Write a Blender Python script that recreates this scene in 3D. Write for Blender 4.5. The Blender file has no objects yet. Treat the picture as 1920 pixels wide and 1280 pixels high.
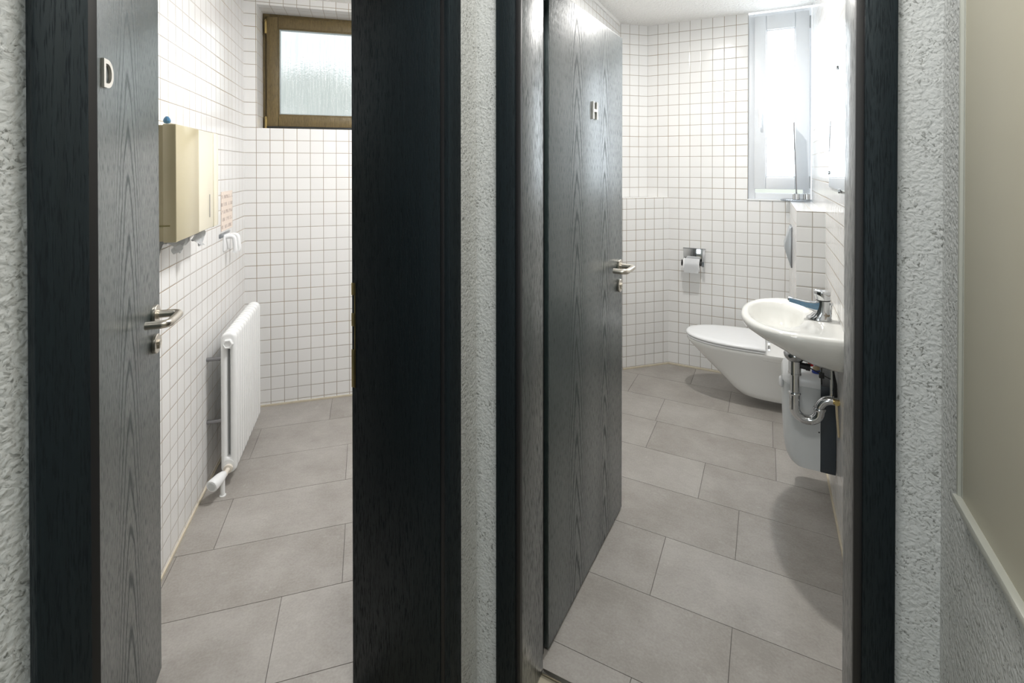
import bpy, bmesh, math, random
from mathutils import Vector, Matrix
random.seed(7)
PI = math.pi
S = bpy.context.scene
COL = S.collection

# ------------------------------------------------------------------ helpers
def tag(o, label=None, cat=None, group=None, kind=None):
    if label: o['label'] = label
    if cat: o['category'] = cat
    if group: o['group'] = group
    if kind: o['kind'] = kind
    return o

def empty(name, loc=(0, 0, 0), rz=0.0, label=None, cat=None, group=None, kind=None):
    o = bpy.data.objects.new(name, None)
    COL.objects.link(o)
    o.empty_display_size = 0.05
    o.location = loc
    o.rotation_euler = (0, 0, rz)
    return tag(o, label, cat, group, kind)

def obj(name, bm, mats, parent=None, loc=(0, 0, 0), rz=0.0, smooth=35, label=None, cat=None, group=None, kind=None):
    bmesh.ops.recalc_face_normals(bm, faces=bm.faces)
    me = bpy.data.meshes.new(name)
    bm.to_mesh(me); bm.free()
    if not isinstance(mats, (list, tuple)): mats = [mats]
    for m in mats: me.materials.append(m)
    if smooth:
        me.shade_smooth()
        me.set_sharp_from_angle(angle=math.radians(smooth))
    o = bpy.data.objects.new(name, me)
    COL.objects.link(o)
    if parent: o.parent = parent
    o.location = loc
    o.rotation_euler = (0, 0, rz)
    return tag(o, label, cat, group, kind)

def BM(): return bmesh.new()

def box(bm, lo, hi, bev=0.0, seg=2, mat=0, M=None):
    x0, y0, z0 = lo; x1, y1, z1 = hi
    t = bmesh.new()
    vs = [t.verts.new(c) for c in ((x0,y0,z0),(x1,y0,z0),(x1,y1,z0),(x0,y1,z0),(x0,y0,z1),(x1,y0,z1),(x1,y1,z1),(x0,y1,z1))]
    for f in ((0,3,2,1),(4,5,6,7),(0,1,5,4),(1,2,6,5),(2,3,7,6),(3,0,4,7)):
        t.faces.new([vs[i] for i in f])
    if bev > 0:
        bmesh.ops.bevel(t, geom=t.edges[:], offset=bev, segments=seg, profile=0.5, affect='EDGES')
    merge(bm, t, mat, M)

def merge(bm, t, mat=0, M=None):
    mp = {}
    for v in t.verts:
        mp[v] = bm.verts.new(M @ v.co if M else v.co)
    for f in t.faces:
        try:
            nf = bm.faces.new([mp[v] for v in f.verts]); nf.material_index = mat or f.material_index
        except ValueError:
            pass
    t.free()

def loft(bm, rings, cap0=True, cap1=True, closed=True, mat=0):
    R = [[bm.verts.new(p) for p in r] for r in rings]
    n = len(R[0])
    for a, b in zip(R[:-1], R[1:]):
        for i in range(n if closed else n - 1):
            j = (i + 1) % n
            f = bm.faces.new((a[i], a[j], b[j], b[i])); f.material_index = mat
    if cap0: bm.faces.new(R[0][::-1]).material_index = mat
    if cap1: bm.faces.new(R[-1]).material_index = mat

def tube(bm, pts, r, seg=16, mat=0, cap=True):
    pts = [Vector(p) for p in pts]
    rs = r if isinstance(r, (list, tuple)) else [r] * len(pts)
    up = None; rings = []
    for i, p in enumerate(pts):
        d = ((pts[min(i + 1, len(pts) - 1)] - p).normalized() + (p - pts[max(i - 1, 0)]).normalized())
        if d.length < 1e-6: d = pts[min(i + 1, len(pts) - 1)] - p
        d.normalize()
        if up is None:
            up = d.orthogonal().normalized()
        up = (up - d * up.dot(d)).normalized()
        s = d.cross(up)
        rings.append([p + (up * math.cos(2 * PI * k / seg) + s * math.sin(2 * PI * k / seg)) * rs[i] for k in range(seg)])
    loft(bm, rings, cap, cap, True, mat)

def arc_path(pts, rad, n=6):
    """round the corners of a polyline"""
    P = [Vector(p) for p in pts]; out = [P[0]]
    for a, b, c in zip(P[:-2], P[1:-1], P[2:]):
        d0 = (a - b).normalized(); d1 = (c - b).normalized()
        ang = d0.angle(d1); t = min(rad / math.tan(ang / 2), (a - b).length * .49, (c - b).length * .49)
        s, e = b + d0 * t, b + d1 * t
        for k in range(n + 1):
            q = k / n
            out.append(s * (1 - q) ** 2 + b * 2 * q * (1 - q) + e * q * q)
    out.append(P[-1])
    return out

def lathe(bm, prof, seg=28, M=None, mat=0):
    rings = []
    for r, z in prof:
        ring = [Vector((max(r, 1e-5) * math.cos(2 * PI * k / seg), max(r, 1e-5) * math.sin(2 * PI * k / seg), z)) for k in range(seg)]
        rings.append([M @ p for p in ring] if M else ring)
    loft(bm, rings, True, True, True, mat)

def axis_M(loc, d):
    d = Vector(d).normalized()
    return Matrix.Translation(loc) @ d.to_track_quat('Z', 'Y').to_matrix().to_4x4()

def prism(bm, poly, z0, z1, mat=0, M=None, bev=0):
    t = bmesh.new()
    a = [t.verts.new((x, y, z0)) for x, y in poly]; b = [t.verts.new((x, y, z1)) for x, y in poly]
    n = len(poly)
    t.faces.new(a[::-1]); t.faces.new(b)
    for i in range(n): t.faces.new((a[i], a[(i + 1) % n], b[(i + 1) % n], b[i]))
    if bev: bmesh.ops.bevel(t, geom=t.edges[:], offset=bev, segments=2, profile=.5, affect='EDGES')
    merge(bm, t, mat, M)

# ------------------------------------------------------------------ materials
class NT:
    def __init__(s, name):
        s.m = bpy.data.materials.new(name); s.m.use_nodes = True
        s.t = s.m.node_tree; s.t.nodes.clear()
        s.out = s.n('ShaderNodeOutputMaterial')
    def n(s, typ, **kw):
        o = s.t.nodes.new(typ)
        for k, v in kw.items():
            if k.startswith('i_'):
                key = k[2:].replace('_', ' ')
                o.inputs[key].default_value = v
            else: setattr(o, k, v)
        return o
    def l(s, a, b): s.t.links.new(a, b)
    def val(s, x, sock):
        if isinstance(x, (int, float)): sock.default_value = x
        else: s.l(x, sock)
    def math(s, op, a, b=None, c=None, clamp=False):
        o = s.n('ShaderNodeMath', operation=op, use_clamp=clamp)
        s.val(a, o.inputs[0])
        if b is not None: s.val(b, o.inputs[1])
        if c is not None: s.val(c, o.inputs[2])
        return o.outputs[0]
    def mix(s, f, a, b):
        o = s.n('ShaderNodeMix', data_type='RGBA')
        s.val(f, o.inputs[0])
        for x, k in ((a, 6), (b, 7)):
            if isinstance(x, (tuple, list)): o.inputs[k].default_value = (*x[:3], 1)
            else: s.l(x, o.inputs[k])
        return o.outputs[2]
    def ramp(s, f, p0, p1, v0=0., v1=1.):
        o = s.n('ShaderNodeMapRange', clamp=True)
        s.val(f, o.inputs[0])
        for i, v in enumerate((p0, p1, v0, v1)): o.inputs[i + 1].default_value = v
        return o.outputs[0]
    def noise(s, vec, scale, detail=3, rough=.5, dist=0.):
        o = s.n('ShaderNodeTexNoise')
        if vec is not None: s.l(vec, o.inputs['Vector'])
        o.inputs['Scale'].default_value = scale; o.inputs['Detail'].default_value = detail
        o.inputs['Roughness'].default_value = rough; o.inputs['Distortion'].default_value = dist
        return o.outputs['Fac']
    def scale_vec(s, vec, sc):
        o = s.n('ShaderNodeMapping'); s.l(vec, o.inputs[0]); o.inputs['Scale'].default_value = sc
        return o.outputs[0]
    def objc(s): return s.n('ShaderNodeTexCoord').outputs['Object']
    def bump(s, h, strength, dist=.01):
        o = s.n('ShaderNodeBump'); s.l(h, o.inputs['Height'])
        o.inputs['Strength'].default_value = strength; o.inputs['Distance'].default_value = dist
        return o.outputs[0]
    def pbr(s, col, rough=.5, metal=0., normal=None, spec=.5, coat=0., trans=0., ior=1.5, crough=.03):
        o = s.n('ShaderNodeBsdfPrincipled')
        if isinstance(col, (tuple, list)): o.inputs['Base Color'].default_value = (*col[:3], 1)
        else: s.l(col, o.inputs['Base Color'])
        s.val(rough, o.inputs['Roughness']); s.val(metal, o.inputs['Metallic'])
        o.inputs['Specular IOR Level'].default_value = spec
        s.val(coat, o.inputs['Coat Weight']); o.inputs['Coat Roughness'].default_value = crough
        o.inputs['Coat IOR'].default_value = 1.75 if crough > .2 else 1.5
        if crough > .2: o.inputs['Specular Tint'].default_value = (.86, .97, 1, 1)
        o.inputs['Transmission Weight'].default_value = trans
        o.inputs['IOR'].default_value = ior
        if normal is not None: s.l(normal, o.inputs['Normal'])
        s.l(o.outputs[0], s.out.inputs[0])
        return o

def simple(name, col, rough=.5, metal=0., var=.06, scale=30., bumpy=0., coat=0.):
    """plain colour with a faint procedural mottle"""
    k = NT(name); c = k.objc()
    nz = k.noise(c, scale, 3)
    lo = tuple(x * (1 - var) for x in col); hi = tuple(min(1, x * (1 + var)) for x in col)
    k.pbr(k.mix(nz, lo, hi), rough, metal, k.bump(nz, bumpy, .002) if bumpy else None, coat=coat)
    return k.m

TILE = 0.0762
def tile_mat(name, base, grout, rough=.17):
    k = NT(name)
    uv = k.n('ShaderNodeUVMap').outputs[0]
    sp = k.n('ShaderNodeSeparateXYZ'); k.l(uv, sp.inputs[0])
    d = []; fr = []; fl = []
    for i in (0, 1):
        a = k.math('DIVIDE', sp.outputs[i], TILE)
        f = k.math('FRACT', a); fr.append(f); fl.append(k.math('FLOOR', a))
        d.append(k.math('MULTIPLY', k.math('MINIMUM', f, k.math('SUBTRACT', 1., f)), TILE))
    dist = k.math('MINIMUM', d[0], d[1])
    mask = k.ramp(dist, .0012, .0021)
    cb = k.n('ShaderNodeCombineXYZ'); k.l(fl[0], cb.inputs[0]); k.l(fl[1], cb.inputs[1])
    wn = k.n('ShaderNodeTexWhiteNoise'); wn.noise_dimensions = '2D'; k.l(cb.outputs[0], wn.inputs['Vector'])
    ws = k.n('ShaderNodeSeparateColor'); k.l(wn.outputs['Color'], ws.inputs[0])
    tc = k.mix(ws.outputs[2], tuple(x * .965 for x in base), base)
    dirt = k.noise(uv, 1.7, 4, .6)
    gc = k.mix(k.ramp(dirt, .4, .62), grout, (grout[0] * .8, grout[1] * .66, grout[2] * .46))
    col = k.mix(mask, gc, tc)
    tilt = k.math('ADD', k.math('MULTIPLY', k.math('SUBTRACT', ws.outputs[0], .5), fr[0]),
                  k.math('MULTIPLY', k.math('SUBTRACT', ws.outputs[1], .5), fr[1]))
    h = k.math('ADD', k.math('MULTIPLY', k.ramp(dist, .001, .0055), .6), k.math('MULTIPLY', tilt, .5))
    rg = k.math('SUBTRACT', .7, k.math('MULTIPLY', mask, .7 - rough))
    k.pbr(col, rg, 0, k.bump(h, .7, .0014))
    return k.m

def plaster_mat(name, base, pit, scale=55., strength=.8, dist=.006, pitty=1.):
    k = NT(name); c = k.objc()
    warp = k.n('ShaderNodeTexNoise'); k.l(c, warp.inputs['Vector']); warp.inputs['Scale'].default_value = scale * .6
    mx = k.n('ShaderNodeVectorMath', operation='MULTIPLY_ADD'); k.l(warp.outputs['Color'], mx.inputs[0]); mx.inputs[1].default_value = (.02, .02, .02); k.l(c, mx.inputs[2])
    v = k.n('ShaderNodeTexVoronoi', feature='SMOOTH_F1'); k.l(mx.outputs[0], v.inputs['Vector']); v.inputs['Scale'].default_value = scale * 1.25; v.inputs['Smoothness'].default_value = .6
    n2 = k.noise(c, scale * .22, 3, .5)
    n3 = k.noise(mx.outputs[0], scale * 2.2, 3, .55, .3)
    h = k.math('SUBTRACT', k.math('MULTIPLY', n3, .5), k.math('MULTIPLY', v.outputs['Distance'], .9))
    pits = k.math('MULTIPLY', k.ramp(n3, .455, .36), k.ramp(n2, .36, .62, .25, 1.), clamp=True)
    col = k.mix(k.math('MULTIPLY', pits, .8 * pitty), base, pit)
    k.pbr(col, .85, 0, k.bump(h, strength, dist), spec=.25)
    return k.m

def wood_mat(name, dark, light, cathedral=False, rough=.34, spec=.5, coat=0., crough=.26):
    k = NT(name); c = k.objc()
    fine = k.noise(k.scale_vec(c, (520, 520, 34)), 1., 2, .6)
    mid = k.noise(k.scale_vec(c, (160, 160, 3.)), 1., 3, .55)
    pores = k.ramp(fine, .50, .36)
    if cathedral:
        sp = k.n('ShaderNodeSeparateXYZ'); k.l(c, sp.inputs[0])
        p = k.math('PINGPONG', k.math('ADD', sp.outputs[0], .06), .14)
        wob = k.noise(k.scale_vec(c, (9, 9, 1.3)), 1., 3, .6)
        ph = k.math('ADD', k.math('MULTIPLY', k.math('POWER', p, 1.6), 900.),
                    k.math('ADD', k.math('MULTIPLY', sp.outputs[2], 26.0), k.math('MULTIPLY', wob, 9.)))
        line = k.ramp(k.math('SINE', k.math('MULTIPLY', ph, 1.7)), .35, .95)
        near = k.ramp(p, .105, .045)
        band = k.math('MULTIPLY', k.math('MULTIPLY', line, near), k.ramp(fine, .30, .55))
        pores = k.math('MAXIMUM', k.math('MULTIPLY', pores, .75), band)
    tone = k.math('MULTIPLY', k.ramp(mid, .25, .75, .35, 1.), k.math('SUBTRACT', 1., k.math('MULTIPLY', pores, .8)), clamp=True)
    col = k.mix(tone, dark, light)
    rg = k.math('ADD', rough, k.math('MULTIPLY', pores, .3))
    h = k.math('SUBTRACT', k.math('MULTIPLY', mid, .25), pores)
    cw = k.math('MULTIPLY', k.math('SUBTRACT', 1., k.math('MULTIPLY', pores, .85)), coat, clamp=True)
    k.pbr(col, rg, 0, k.bump(h, .35, .0009), spec=spec, coat=cw, crough=crough)
    return k.m

def stone_mat(name):
    k = NT(name); c = k.objc()
    n1 = k.noise(c, 5., 5, .6); n2 = k.noise(c, 130., 4, .65); n3 = k.noise(k.scale_vec(c, (25, 45, 1)), 1., 4, .65)
    r = k.n('ShaderNodeNewGeometry').outputs['Random Per Island']
    t = k.math('ADD', k.math('MULTIPLY', n1, .5), k.math('ADD', k.math('MULTIPLY', n2, .34), k.math('MULTIPLY', n3, .16)))
    t = k.math('ADD', t, k.math('MULTIPLY', k.math('SUBTRACT', r, .5), .12))
    col = k.mix(k.ramp(t, .36, .64), (.285, .265, .24), (.425, .405, .38))
    scuff = k.ramp(k.noise(c, 9., 7, .78, .6), .60, .70)
    col = k.mix(k.math('MULTIPLY', scuff, .30), col, (.58, .57, .55))
    k.pbr(col, k.ramp(n1, .3, .7, .36, .5), 0, k.bump(n2, .12, .001))
    return k.m

M = {}
M['tile'] = tile_mat('white_glazed_tile', (.84, .838, .83), (.40, .37, .33))
M['plaster'] = plaster_mat('rough_white_plaster', (.61, .625, .615), (.19, .195, .18), 95., .5, .005, 1.15)
M['stucco'] = plaster_mat('white_ceiling_stucco', (.82, .81, .79), (.7, .69, .66), 60., .8, .008, .3)
M['leaf'] = wood_mat('dark_stained_oak_leaf', (.007, .015, .016), (.024, .043, .042), True, .38, .8, .9, .33)
M['frame'] = wood_mat('dark_stained_oak_frame', (.002, .004, .006), (.008, .014, .017), False, .5, .30)
M['lining'] = wood_mat('dark_stained_oak_frame_lit', (.008, .011, .011), (.040, .048, .043), False, .38, .8, .9, .33)  # lit copy of the frame wood, brightness of the right linings in its colour
M['black'] = simple('black_rubber', (.008, .008, .009), .5)
M['stone'] = stone_mat('grey_stone_tile')
M['grout'] = simple('dark_grout', (.13, .12, .11), .9, 0, .15)
M['cream'] = simple('cream_sealant', (.62, .56, .44), .6, 0, .15)
M['steel'] = simple('brushed_steel', (.66, .62, .55), .28, 1., .05, 90.)
M['chrome'] = simple('chrome', (.62, .63, .64), .07, 1., .02)
M['darkchrome'] = simple('grey_chrome', (.38, .39, .40), .12, 1., .03)
M['brass'] = simple('brass', (.55, .42, .18), .35, 1., .1)
M['ceramic'] = simple('white_ceramic', (.82, .82, .80), .08, 0, .015, 8., coat=.3)
M['basin'] = simple('cream_white_ceramic', (.80, .80, .765), .08, 0, .015, 8., coat=.3)
M['plastic'] = simple('white_plastic', (.84, .85, .86), .25, 0, .02)
M['upvc'] = simple('white_window_plastic', (.76, .79, .825), .4, 0, .02)
M['radiator'] = simple('white_radiator_enamel', (.84, .85, .85), .22, 0, .02)
M['beige'] = simple('beige_plastic_shaded', (.53, .47, .31), .24, 0, .03, 6.)  # dispenser plastic, toned down for the shade on its near half
M['beigelit'] = simple('beige_plastic_lit', (.78, .73, .58), .3, 0, .03, 6.)  # lit copy of the same plastic, window reflection painted as a paler tone
M['panel'] = simple('beige_board', (.66, .62, .49), .3, 0, .05, 3.)
M['panelrim'] = simple('pale_green_rim', (.47, .48, .43), .35, 0, .04)
M['paper'] = simple('white_paper', (.86, .87, .88), .85, 0, .03, 40., .3)
M['greyplastic'] = simple('grey_plastic', (.62, .64, .645), .4, 0, .03)
M['darkplastic'] = simple('dark_grey_plastic', (.035, .045, .055), .45, 0, .05)
M['platesilver'] = simple('silver_grey_plastic', (.46, .49, .51), .3, .2, .03)
M['blue'] = simple('blue_plastic', (.06, .18, .32), .35, 0, .05)
M['paleblue'] = simple('pale_blue_side', (.26, .42, .56), .2, .3, .3, 120.)
M['deepblue'] = simple('deep_blue_plastic', (.02, .05, .30), .35)
M['red'] = simple('red_plastic', (.65, .02, .02), .35)
M['ochre'] = simple('ochre_plastic', (.55, .45, .28), .4)
M['hose'] = simple('cream_hose', (.50, .42, .28), .4)
M['greymetal'] = simple('grey_metal', (.30, .30, .31), .4, 1.)
M['stainwood'] = wood_mat('olive_stained_window_wood', (.075, .052, .020), (.185, .130, .052), False, .4)
M['letter'] = simple('satin_steel_letter', (.86, .83, .77), .42, .85, .03)

def mirror_mat():
    k = NT('mirror_silver'); k.pbr(k.mix(k.noise(k.objc(), 4.), (.88, .9, .9), (.92, .93, .93)), .02, 1.); return k.m
M['mirror'] = mirror_mat()

def glass_mat(name, tint, rough):
    k = NT(name); k.pbr(k.mix(k.noise(k.objc(), 6.), tint, tuple(min(1, x * 1.03) for x in tint)), rough, 0, trans=1., ior=1.45)
    return k.m
def thin_glass(name, tint, amt):
    k = NT(name)
    t = k.n('ShaderNodeBsdfTransparent'); k.l(k.mix(k.noise(k.objc(), 6.), tint, tuple(min(1, x * 1.03) for x in tint)), t.inputs[0])
    g = k.n('ShaderNodeBsdfGlossy'); g.inputs['Roughness'].default_value = .05
    f = k.n('ShaderNodeFresnel'); f.inputs[0].default_value = 1.5
    m = k.n('ShaderNodeMixShader'); k.l(k.math('ADD', k.math('MULTIPLY', f.outputs[0], .8), amt, clamp=True), m.inputs[0])
    k.l(t.outputs[0], m.inputs[1]); k.l(g.outputs[0], m.inputs[2]); k.l(m.outputs[0], k.out.inputs[0]); return k.m
M['glass'] = thin_glass('clear_glass', (.90, .93, .96), .06)

def tissue():
    k = NT('white_tissue'); c = k.objc()
    d = k.n('ShaderNodeBsdfDiffuse'); k.l(k.mix(k.noise(c, 40.), (.85, .86, .87), (.92, .92, .93)), d.inputs[0])
    t = k.n('ShaderNodeBsdfTranslucent'); t.inputs[0].default_value = (.9, .92, .93, 1)
    m = k.n('ShaderNodeMixShader'); m.inputs[0].default_value = .5
    k.l(d.outputs[0], m.inputs[1]); k.l(t.outputs[0], m.inputs[2]); k.l(m.outputs[0], k.out.inputs[0]); return k.m
M['tissue'] = tissue()

def lit_frosted(name, strength, col):
    """frosted pane, daylight behind it"""
    k = NT(name)
    e = k.n('ShaderNodeEmission'); e.inputs[0].default_value = (*col, 1)
    nz = k.noise(k.objc(), 60., 2)
    k.l(k.math('MULTIPLY', k.ramp(nz, .3, .7, .96, 1.04), strength), e.inputs[1])
    k.l(e.outputs[0], k.out.inputs[0]); return k.m
M['frost'] = lit_frosted('frosted_glass_in_daylight', 10.0, (.84, .93, 1.))

def ribbed_glass():
    """obscure reeded glass: the garden shows through it blurred"""
    k = NT('reeded_glass'); c = k.objc()
    rib = k.noise(k.scale_vec(c, (110, 1, 6)), 1., 2, .5)
    nz = k.noise(c, 90., 2)
    h = k.math('ADD', k.math('MULTIPLY', rib, 1.), k.math('MULTIPLY', nz, .4))
    r = k.n('ShaderNodeBsdfRefraction'); r.inputs['Roughness'].default_value = .08; r.inputs['IOR'].default_value = 1.3
    k.l(k.mix(k.ramp(rib, .38, .62), (.80, .86, .84), (1, 1, 1)), r.inputs[0])
    bp = k.bump(h, .9, .005)
    k.l(bp, r.inputs['Normal'])
    g = k.n('ShaderNodeBsdfGlossy'); g.inputs['Roughness'].default_value = .2; k.l(bp, g.inputs['Normal'])
    m1 = k.n('ShaderNodeMixShader'); m1.inputs[0].default_value = .06
    k.l(r.outputs[0], m1.inputs[1]); k.l(g.outputs[0], m1.inputs[2])
    tr = k.n('ShaderNodeEmission'); tr.inputs[0].default_value = (.93, .98, 1, 1); tr.inputs[1].default_value = .95  # own glow mixed into the glass as a pale daylight haze
    m2 = k.n('ShaderNodeMixShader'); m2.inputs[0].default_value = .40
    k.l(m1.outputs[0], m2.inputs[1]); k.l(tr.outputs[0], m2.inputs[2])
    k.l(m2.outputs[0], k.out.inputs[0]); return k.m
M['reeded'] = ribbed_glass()

def notice_mat():
    k = NT('printed_notice'); c = k.objc()
    sp = k.n('ShaderNodeSeparateXYZ'); k.l(c, sp.inputs[0])
    row = k.math('FRACT', k.math('MULTIPLY', sp.outputs[2], 26.))
    inrow = k.ramp(k.math('ABSOLUTE', k.math('SUBTRACT', row, .5)), .26, .22)
    wd = k.ramp(k.noise(k.scale_vec(c, (1, 70, 26)), 1., 2, .7), .47, .53)
    col = k.mix(k.math('MULTIPLY', k.math('MULTIPLY', inrow, wd), .6), (.80, .70, .62), (.30, .22, .2))
    k.pbr(col, .7); return k.m
M['notice'] = notice_mat()
def leaves_mat():
    k = NT('hedge_leaves'); c = k.objc()
    k.pbr(k.mix(k.noise(c, 6., 5, .7), (.02, .045, .015), (.12, .2, .07)), .7); return k.m
M['hedge'] = leaves_mat()
M['ground'] = simple('pale_render', (.62, .64, .58), .9, 0, .1, 4.)

# ------------------------------------------------------------------ frames of reference
# world X runs across the corridor (v), world Y runs down it (u), z up; left washroom axes are turned by LA
LA = math.radians(43.9)
def LW(v, u, z=0.0):
    return Vector((v * math.cos(LA) - u * math.sin(LA), v * math.sin(LA) + u * math.cos(LA), z))

CL = Vector((-2.795, 1.901))             # far left corner of the left washroom
LD = Vector((-.6934, .7206))             # its inward direction
VD = Vector((.7206, .6934))              # along its back wall
H_R = 2.523; H_L = 2.50; H_C = 2.46

def wall(name, a, b, z0, z1, mat, thick=.1, holes=(), phase=(0., 0.), side=1, label=None, bev=0):
    """wall whose room face runs a->b; thickness goes to side*left-normal; holes=(s0,s1,z0,z1); UV in metres"""
    a = Vector(a); b = Vector(b); L = (b - a).length; d = (b - a) / L
    nrm = Vector((-d.y, d.x)) * side
    ss = sorted({0., L, *[h[0] for h in holes], *[h[1] for h in holes]})
    zz = sorted({z0, z1, *[h[2] for h in holes], *[h[3] for h in holes]})
    uniq = lambda q: [x for i, x in enumerate(q) if i == 0 or x - q[i - 1] > 1e-4]
    ss = uniq(ss); zz = uniq(zz)
    ss = [s for s in ss if -1e-6 <= s <= L + 1e-6]; zz = [z for z in zz if z0 - 1e-6 <= z <= z1 + 1e-6]
    bm = BM(); uvl = bm.loops.layers.uv.new('UVMap')
    solid = {}
    for i in range(len(ss) - 1):
        for j in range(len(zz) - 1):
            cs, cz = (ss[i] + ss[i + 1]) / 2, (zz[j] + zz[j + 1]) / 2
            solid[i, j] = not any(h[0] < cs < h[1] and h[2] < cz < h[3] for h in holes)
    P = lambda s, t, z: (a.x + d.x * s + nrm.x * t, a.y + d.y * s + nrm.y * t, z)
    cache = {}
    def V(s, t, z):
        k = (round(s, 5), round(t, 5), round(z, 5))
        if k not in cache: cache[k] = bm.verts.new(P(s, t, z))
        return cache[k]
    def quad(c, uvs):
        f = bm.faces.new([V(*q) for q in c])
        for lp, uv in zip(f.loops, uvs): lp[uvl].uv = uv
    for (i, j), ok in solid.items():
        if not ok: continue
        s0, s1, a0, a1 = ss[i], ss[i + 1], zz[j], zz[j + 1]
        ph, pz = phase
        quad([(s0,0,a0),(s1,0,a0),(s1,0,a1),(s0,0,a1)], [(s0+ph,a0+pz),(s1+ph,a0+pz),(s1+ph,a1+pz),(s0+ph,a1+pz)])
        quad([(s0,thick,a0),(s1,thick,a0),(s1,thick,a1),(s0,thick,a1)], [(s0,a0),(s1,a0),(s1,a1),(s0,a1)])
        for ni, nj, c in ((i-1,j,((s0,0,a0),(s0,thick,a0),(s0,thick,a1),(s0,0,a1))), (i+1,j,((s1,0,a0),(s1,thick,a0),(s1,thick,a1),(s1,0,a1)))):
            if not solid.get((ni, nj), False): quad(c, [(q[1]+.001, q[2]+pz) for q in c])
        for ni, nj, c in ((i,j-1,((s0,0,a0),(s1,0,a0),(s1,thick,a0),(s0,thick,a0))), (i,j+1,((s0,0,a1),(s1,0,a1),(s1,thick,a1),(s0,thick,a1)))):
            if not solid.get((ni, nj), False): quad(c, [(q[0]+ph, q[1]+.001) for q in c])
    return obj(name, bm, mat, smooth=0, kind='structure', label=label, cat='wall')

# ------------------------------------------------------------------ the setting: corridor
wall('wall_corridor_left', (-.712, -2.6), (-.712, 1.305), 0, H_C, M['plaster'], .318, [(2.881, 3.63, 0, 2.03)], side=1,
     label='rough white plaster corridor wall holding the left door')
wall('wall_corridor_end', (-.712, 1.165), (.40, 1.165), 0, H_C, M['plaster'], .14, [(.112, .887, 0, 2.03)], side=1,
     label='rough white plaster end wall around the right door')
wall('wall_corridor_right', (.287, -2.6), (.287, 1.165), 0, H_C, M['plaster'], .113, side=-1,
     label='rough white plaster wall at the right edge, carrying a beige panel')
wall('wall_corridor_back', (-1.03, -2.6), (.40, -2.6), 0, H_C, M['plaster'], .1, side=-1,
     label='white plaster wall closing the corridor behind the viewer')
bm = BM(); box(bm, (-1.03, -2.7, H_C), (.40, 1.305, H_C + .1))
obj('ceiling_corridor', bm, M['stucco'], smooth=0, kind='structure', label='white stucco corridor ceiling', cat='ceiling')
bm = BM(); box(bm, (-.974, -2.7, -.12), (.40, 1.300, -.004))
obj('floor_corridor', bm, simple('tan_corridor_floor', (.42, .38, .29), .5), smooth=0, kind='structure', label='tan corridor floor at the thresholds', cat='floor')

# ---- right washroom
zR = -.014; zL = -.024
wall('wall_right_room_back', (-.80, 3.784), (.262, 3.784), 0, H_R, M['tile'], .25, [(.684, 1.062, 1.233, H_R)], phase=(0.0018, zR), side=1,
     label='white tiled back wall of the right washroom with the window at its right end')
wall('wall_right_room_right', (.262, 3.784), (.262, 1.305), 0, H_R, M['tile'], .14, phase=(.0, zR), side=1,
     label='white tiled right wall of the right washroom behind the basin')
wall('wall_right_room_left', (-.97, 1.305), (-.97, 3.62), 0, H_R, M['tile'], .05, phase=(0, zR), side=1,
     label='white tiled left wall of the right washroom hidden behind the open door')
_A = Vector((-.80, 3.784)) - VD * .236
wall('wall_right_room_corner', _A, (-.80, 3.784), 0, H_R, M['tile'], .16, phase=(TILE * 4 - .236, zR), side=1,
     label='white tiled angled wall left of the back wall, above the ledge of the right washroom')
def half_wall(name, x0, x1, y0, y1, ztop, label, phx, phy, loc=(0, 0, 0), rz=0.):
    bm = BM(); uvl = bm.loops.layers.uv.new('UVMap')
    vs = {(i, j, k): bm.verts.new((x, y, z)) for i, x in enumerate((x0, x1)) for j, y in enumerate((y0, y1)) for k, z in enumerate((0, ztop))}
    def q(keys, fn):
        f = bm.faces.new([vs[k] for k in keys])
        for lp in f.loops: lp[uvl].uv = fn(lp.vert.co)
    q([(0,0,0),(0,1,0),(0,1,1),(0,0,1)], lambda c: (c.y + phy, c.z + zR))
    q([(1,0,0),(1,1,0),(1,1,1),(1,0,1)], lambda c: (c.y + phy, c.z + zR))
    q([(0,0,0),(1,0,0),(1,0,1),(0,0,1)], lambda c: (c.x + phx, c.z + zR))
    q([(0,1,0),(1,1,0),(1,1,1),(0,1,1)], lambda c: (c.x + phx, c.z + zR))
    q([(0,0,1),(1,0,1),(1,1,1),(0,1,1)], lambda c: (c.x + phx, c.y + phy))
    q([(0,0,0),(1,0,0),(1,1,0),(0,1,0)], lambda c: (c.x, c.y))
    return obj(name, bm, M['tile'], loc=loc, rz=rz, smooth=0, kind='structure', label=label, cat='wall')
half_wall('wall_right_room_ledge', -.38, 0, 0, .106, 1.237, 'white tiled half-height ledge beside the open right door', TILE * 20 + .046, .03, loc=(-.644, 3.784, 0), rz=LA)
half_wall('wall_right_room_boxing', .137, .262, 2.909, 3.784, 1.237, 'narrow white tiled boxing under the right window, behind the toilet', TILE * 4 - .207, TILE * 60 - 3.784)
bm = BM(); box(bm, (-.97, 1.305, H_R), (.262, 3.784, H_R + .1))
obj('ceiling_right_room', bm, M['stucco'], smooth=0, kind='structure', label='white stucco ceiling of the right washroom', cat='ceiling')
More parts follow.
